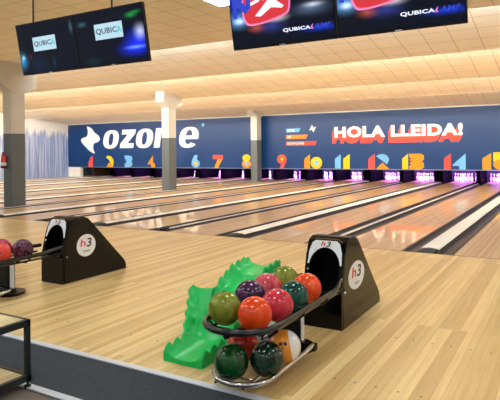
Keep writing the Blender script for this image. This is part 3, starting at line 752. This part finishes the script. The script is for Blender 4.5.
def tv(xc, sm, label, kind):
    t = thing('television', label, 'television', (0, 0, 0), 'televisions hanging over the approach')
    b = MB().box(-TW/2, TW/2, .0, .045, 0, TH, .006).build('case', 'blackm', t, off=(0, 0, 0))
    MB().box(-TW/2+.12, TW/2-.12, .045, .075, .1, TH-.14, .01).build('back_cover', 'blackm', t, off=(0, 0, 0))
    s = MB().box(-TW/2+.014, TW/2-.014, -.003, 0, .020, TH-.014).build('screen', sm, t, off=(0, 0, 0))
    MB().box(-.03, .03, -.006, -.001, .004, .012).build('maker_mark', 'alu', t, off=(0, 0, 0))
    y = -.003
    O0 = (0, 0, 0)
    if kind == 'card':
        cx0, cx1, cz0, cz1 = (-.225, .215, .300, .475)
        if xc < -5.2: cx0, cx1, cz0, cz1 = -.245, .175, .280, .450
        c = shape('picture_card', [[(cx0, cz0), (cx1, cz0), (cx1, cz1), (cx0, cz1)]], 's_card', s, y, t=.001, off=O0)
        lettering('lettering', 'QUBIC', (cx0+.02, cx1-.085, cz0+.05, cz1-.05), 's_navy', c, y-.001, t=.001, bold=.02, off=O0)
        lettering('lettering', 'A', (cx1-.09, cx1-.01, cz0+.05, cz1-.05), 's_teal', c, y-.001, t=.001, bold=.02, off=O0)
    else:
        ro = [(-.40, .36), (-.385, .27), (-.33, .215), (-.15, .225), (.06, .275), (.11, .33), (.12, .45), (.10, .56), (.05, .60), (-.30, .58), (-.38, .50)]
        c = shape('outer_badge', [smooth_loop(ro)], 's_pink', s, y, t=.001, off=O0)
        shape('inner_badge', [smooth_loop([(x_*.93-.01, .40+(z_-.40)*.90) for x_, z_ in ro])], 's_red', c, y-.001, t=.001, off=O0)
        shape('chevron', [[(-.26, .30), (-.08, .46), (.05, .36), (.03, .34), (-.08, .36), (-.20, .29)]], 's_white', c, y-.002, t=.001, off=O0)
        shape('letter_stroke', [[(-.50, .30), (-.46, .30), (-.45, .40), (-.36, .33), (-.30, .38), (-.30, .50), (-.34, .50), (-.35, .41), (-.44, .49), (-.50, .47)]], 's_blue', s, y-.003, t=.001, off=O0)
        shape('letter_bars', [[(-.30, .40), (-.20, .43), (-.20, .46), (-.30, .43)], [(-.31, .46), (-.18, .49), (-.18, .53), (-.31, .50)], [(-.16, .43), (-.05, .47), (-.05, .50), (-.16, .46)]], 's_white', c, y-.004, t=.001, off=O0)
        lettering('lettering', 'QUBICA', (.02, .30, .112, .150), 's_white', s, y, t=.001, bold=.03, off=O0)
        lettering('lettering', 'AMF', (.335, .50, .117, .157), 's_blue', s, y, t=.001, bold=.02, shear=.2, off=O0)
        shape('spark', [[(.300, .13), (.312, .145), (.326, .162), (.318, .130), (.328, .115), (.308, .115)]], 's_pink', s, y, t=.001, off=O0)
    # hanging rod up to the ceiling (kept vertical although the set leans forward)
    th = math.radians(10.5)
    L = ZF-(2.488+TH*math.cos(th)-.25)
    a = Vector((0, math.sin(th), math.cos(th)))*1.0       # world up in the leaning frame
    p0 = Vector((-.33 if kind == 'card' and xc < -5.2 else -.02, .07, TH-.25))
    MB().tube([tuple(p0), tuple(p0+a*L)], .010, n=8).build('hanging_rod', 'blackm', t, off=(0, 0, 0))
    MB().box(-.2, .2, .06, .09, TH-.34, TH-.16).build('bracket', 'blackm', t, off=(0, 0, 0))
    t.scale = (.967 if xc < -3 else 1, 1, 1); t.location = (xc, 4.62, 2.474); t.rotation_euler = (th, 0, 0)
    return t
D = lambda r, g, b, k=1: tuple(c*k for c in srgb(r, g, b)[:3])+(1,)
dk = srgb(3, 10, 26)
scrA = screen_mat('screen_a', dk, [(-.50, .18, .16, .16, D(60, 170, 230)), (-.47, .22, .05, .05, D(200, 240, 255)), (-.2, .1, .25, .2, D(10, 30, 60)), (.1, .12, .06, .1, D(30, 60, 90)), (.47, .5, .05, .12, D(70, 110, 120)), (-.33, .22, .05, .05, D(110, 30, 50))])
scrB = screen_mat('screen_b', dk, [(.42, .24, .30, .20, D(20, 50, 255)), (.36, .16, .36, .13, D(16, 40, 255)), (.47, .33, .14, .13, D(220, 230, 255)), (.38, .17, .26, .035, D(130, 170, 255)), (.36, .52, .14, .05, D(20, 170, 70)), (.44, .545, .12, .03, D(20, 150, 60)), (-.3, .07, .2, .08, D(10, 50, 50)), (-.42, .5, .12, .05, D(60, 110, 120))])
scrC = screen_mat('screen_c', dk, [(-.40, .55, .50, .38, D(20, 70, 255)), (-.45, .28, .20, .12, D(120, 190, 255)), (-.44, .27, .10, .05, D(240, 250, 255)), (-.26, .19, .14, .07, D(190, 80, 40)), (-.1, .19, .25, .10, D(50, 60, 140)), (.32, .30, .30, .10, D(90, 110, 140)), (.34, .33, .16, .04, D(220, 230, 240)), (-.05, .26, .2, .06, D(255, 250, 250)), (.4, .12, .3, .05, D(20, 60, 220))])
tv(-5.54, scrA, 'leftmost hanging television, dark screen with a small white card', 'card')
tv(-4.49, scrB, 'second hanging television from the left, with blue glow beside a white card', 'card')
tv(-2.335, scrC, 'third hanging television from the left, with red badge on bright blue', 'badge')
tv(-1.24, scrC, 'rightmost hanging television, with red badge on a dark screen', 'badge')

# ------------------------------------------------------------------ ceiling light panels
k = 0
for iy, y in enumerate((7.7, 4.2, 1.1, -2.0)):
    for ix, x in enumerate((-22.6, -19.6, -16.6, -4.97, -1.9, 1.2, 4.3) if iy == 0 else (-22.6, -19.6, -16.6, -13.6, -10.9, -7.9, -4.97, -1.9, 1.2, 4.3)):
        t = thing('ceiling_light', 'square white light panel in the flat ceiling, row %s, %s from the left' % (('nearest the lanes', 'over the approach', 'over the seats', 'at the rear')[iy], ('first', 'second', 'third', 'fourth', 'fifth', 'sixth', 'seventh', 'eighth', 'ninth', 'tenth')[ix]), 'ceiling light', (x, y, ZF), 'square ceiling light panels')
        MB().box(x-.30, x+.30, y-.30, y+.30, ZF-.012, ZF).build('frame', 'white', t)
        MB().box(x-.28, x+.28, y-.28, y+.28, ZF-.015, ZF-.012).build('diffuser', 'led', t)

# ------------------------------------------------------------------ world, camera
w = bpy.data.worlds.new('world'); bpy.context.scene.world = w; w.use_nodes = True
w.node_tree.nodes['Background'].inputs[0].default_value = (.9, .95, 1, 1); w.node_tree.nodes['Background'].inputs[1].default_value = .1
cam = bpy.data.cameras.new('camera'); co = bpy.data.objects.new('camera', cam); C.objects.link(co)
yaw, pit, rol, f, cy, h = math.radians(30.318), math.radians(.225), math.radians(-.553), 548.32, 153.83, 1.4736
r = Vector((math.cos(yaw), math.sin(yaw), 0)); fw = Vector((-math.sin(yaw), math.cos(yaw), 0)); u = Vector((0, 0, 1))
f2 = fw*math.cos(pit)-u*math.sin(pit); u2 = u*math.cos(pit)+fw*math.sin(pit)
r3 = r*math.cos(rol)+u2*math.sin(rol); u3 = u2*math.cos(rol)-r*math.sin(rol)
co.matrix_world = Matrix(((r3.x, u3.x, -f2.x, 0), (r3.y, u3.y, -f2.y, 0), (r3.z, u3.z, -f2.z, h), (0, 0, 0, 1)))
cam.sensor_width = 36; cam.lens = 36*f/500; cam.shift_y = -(200-cy)/500; cam.clip_end = 100; cam.clip_start = .05
bpy.context.scene.camera = co
vs = bpy.context.scene.view_settings
vs.view_transform = 'Standard'; vs.look = 'None'; vs.gamma = 1; vs.use_curve_mapping = False; vs.exposure = 0.0
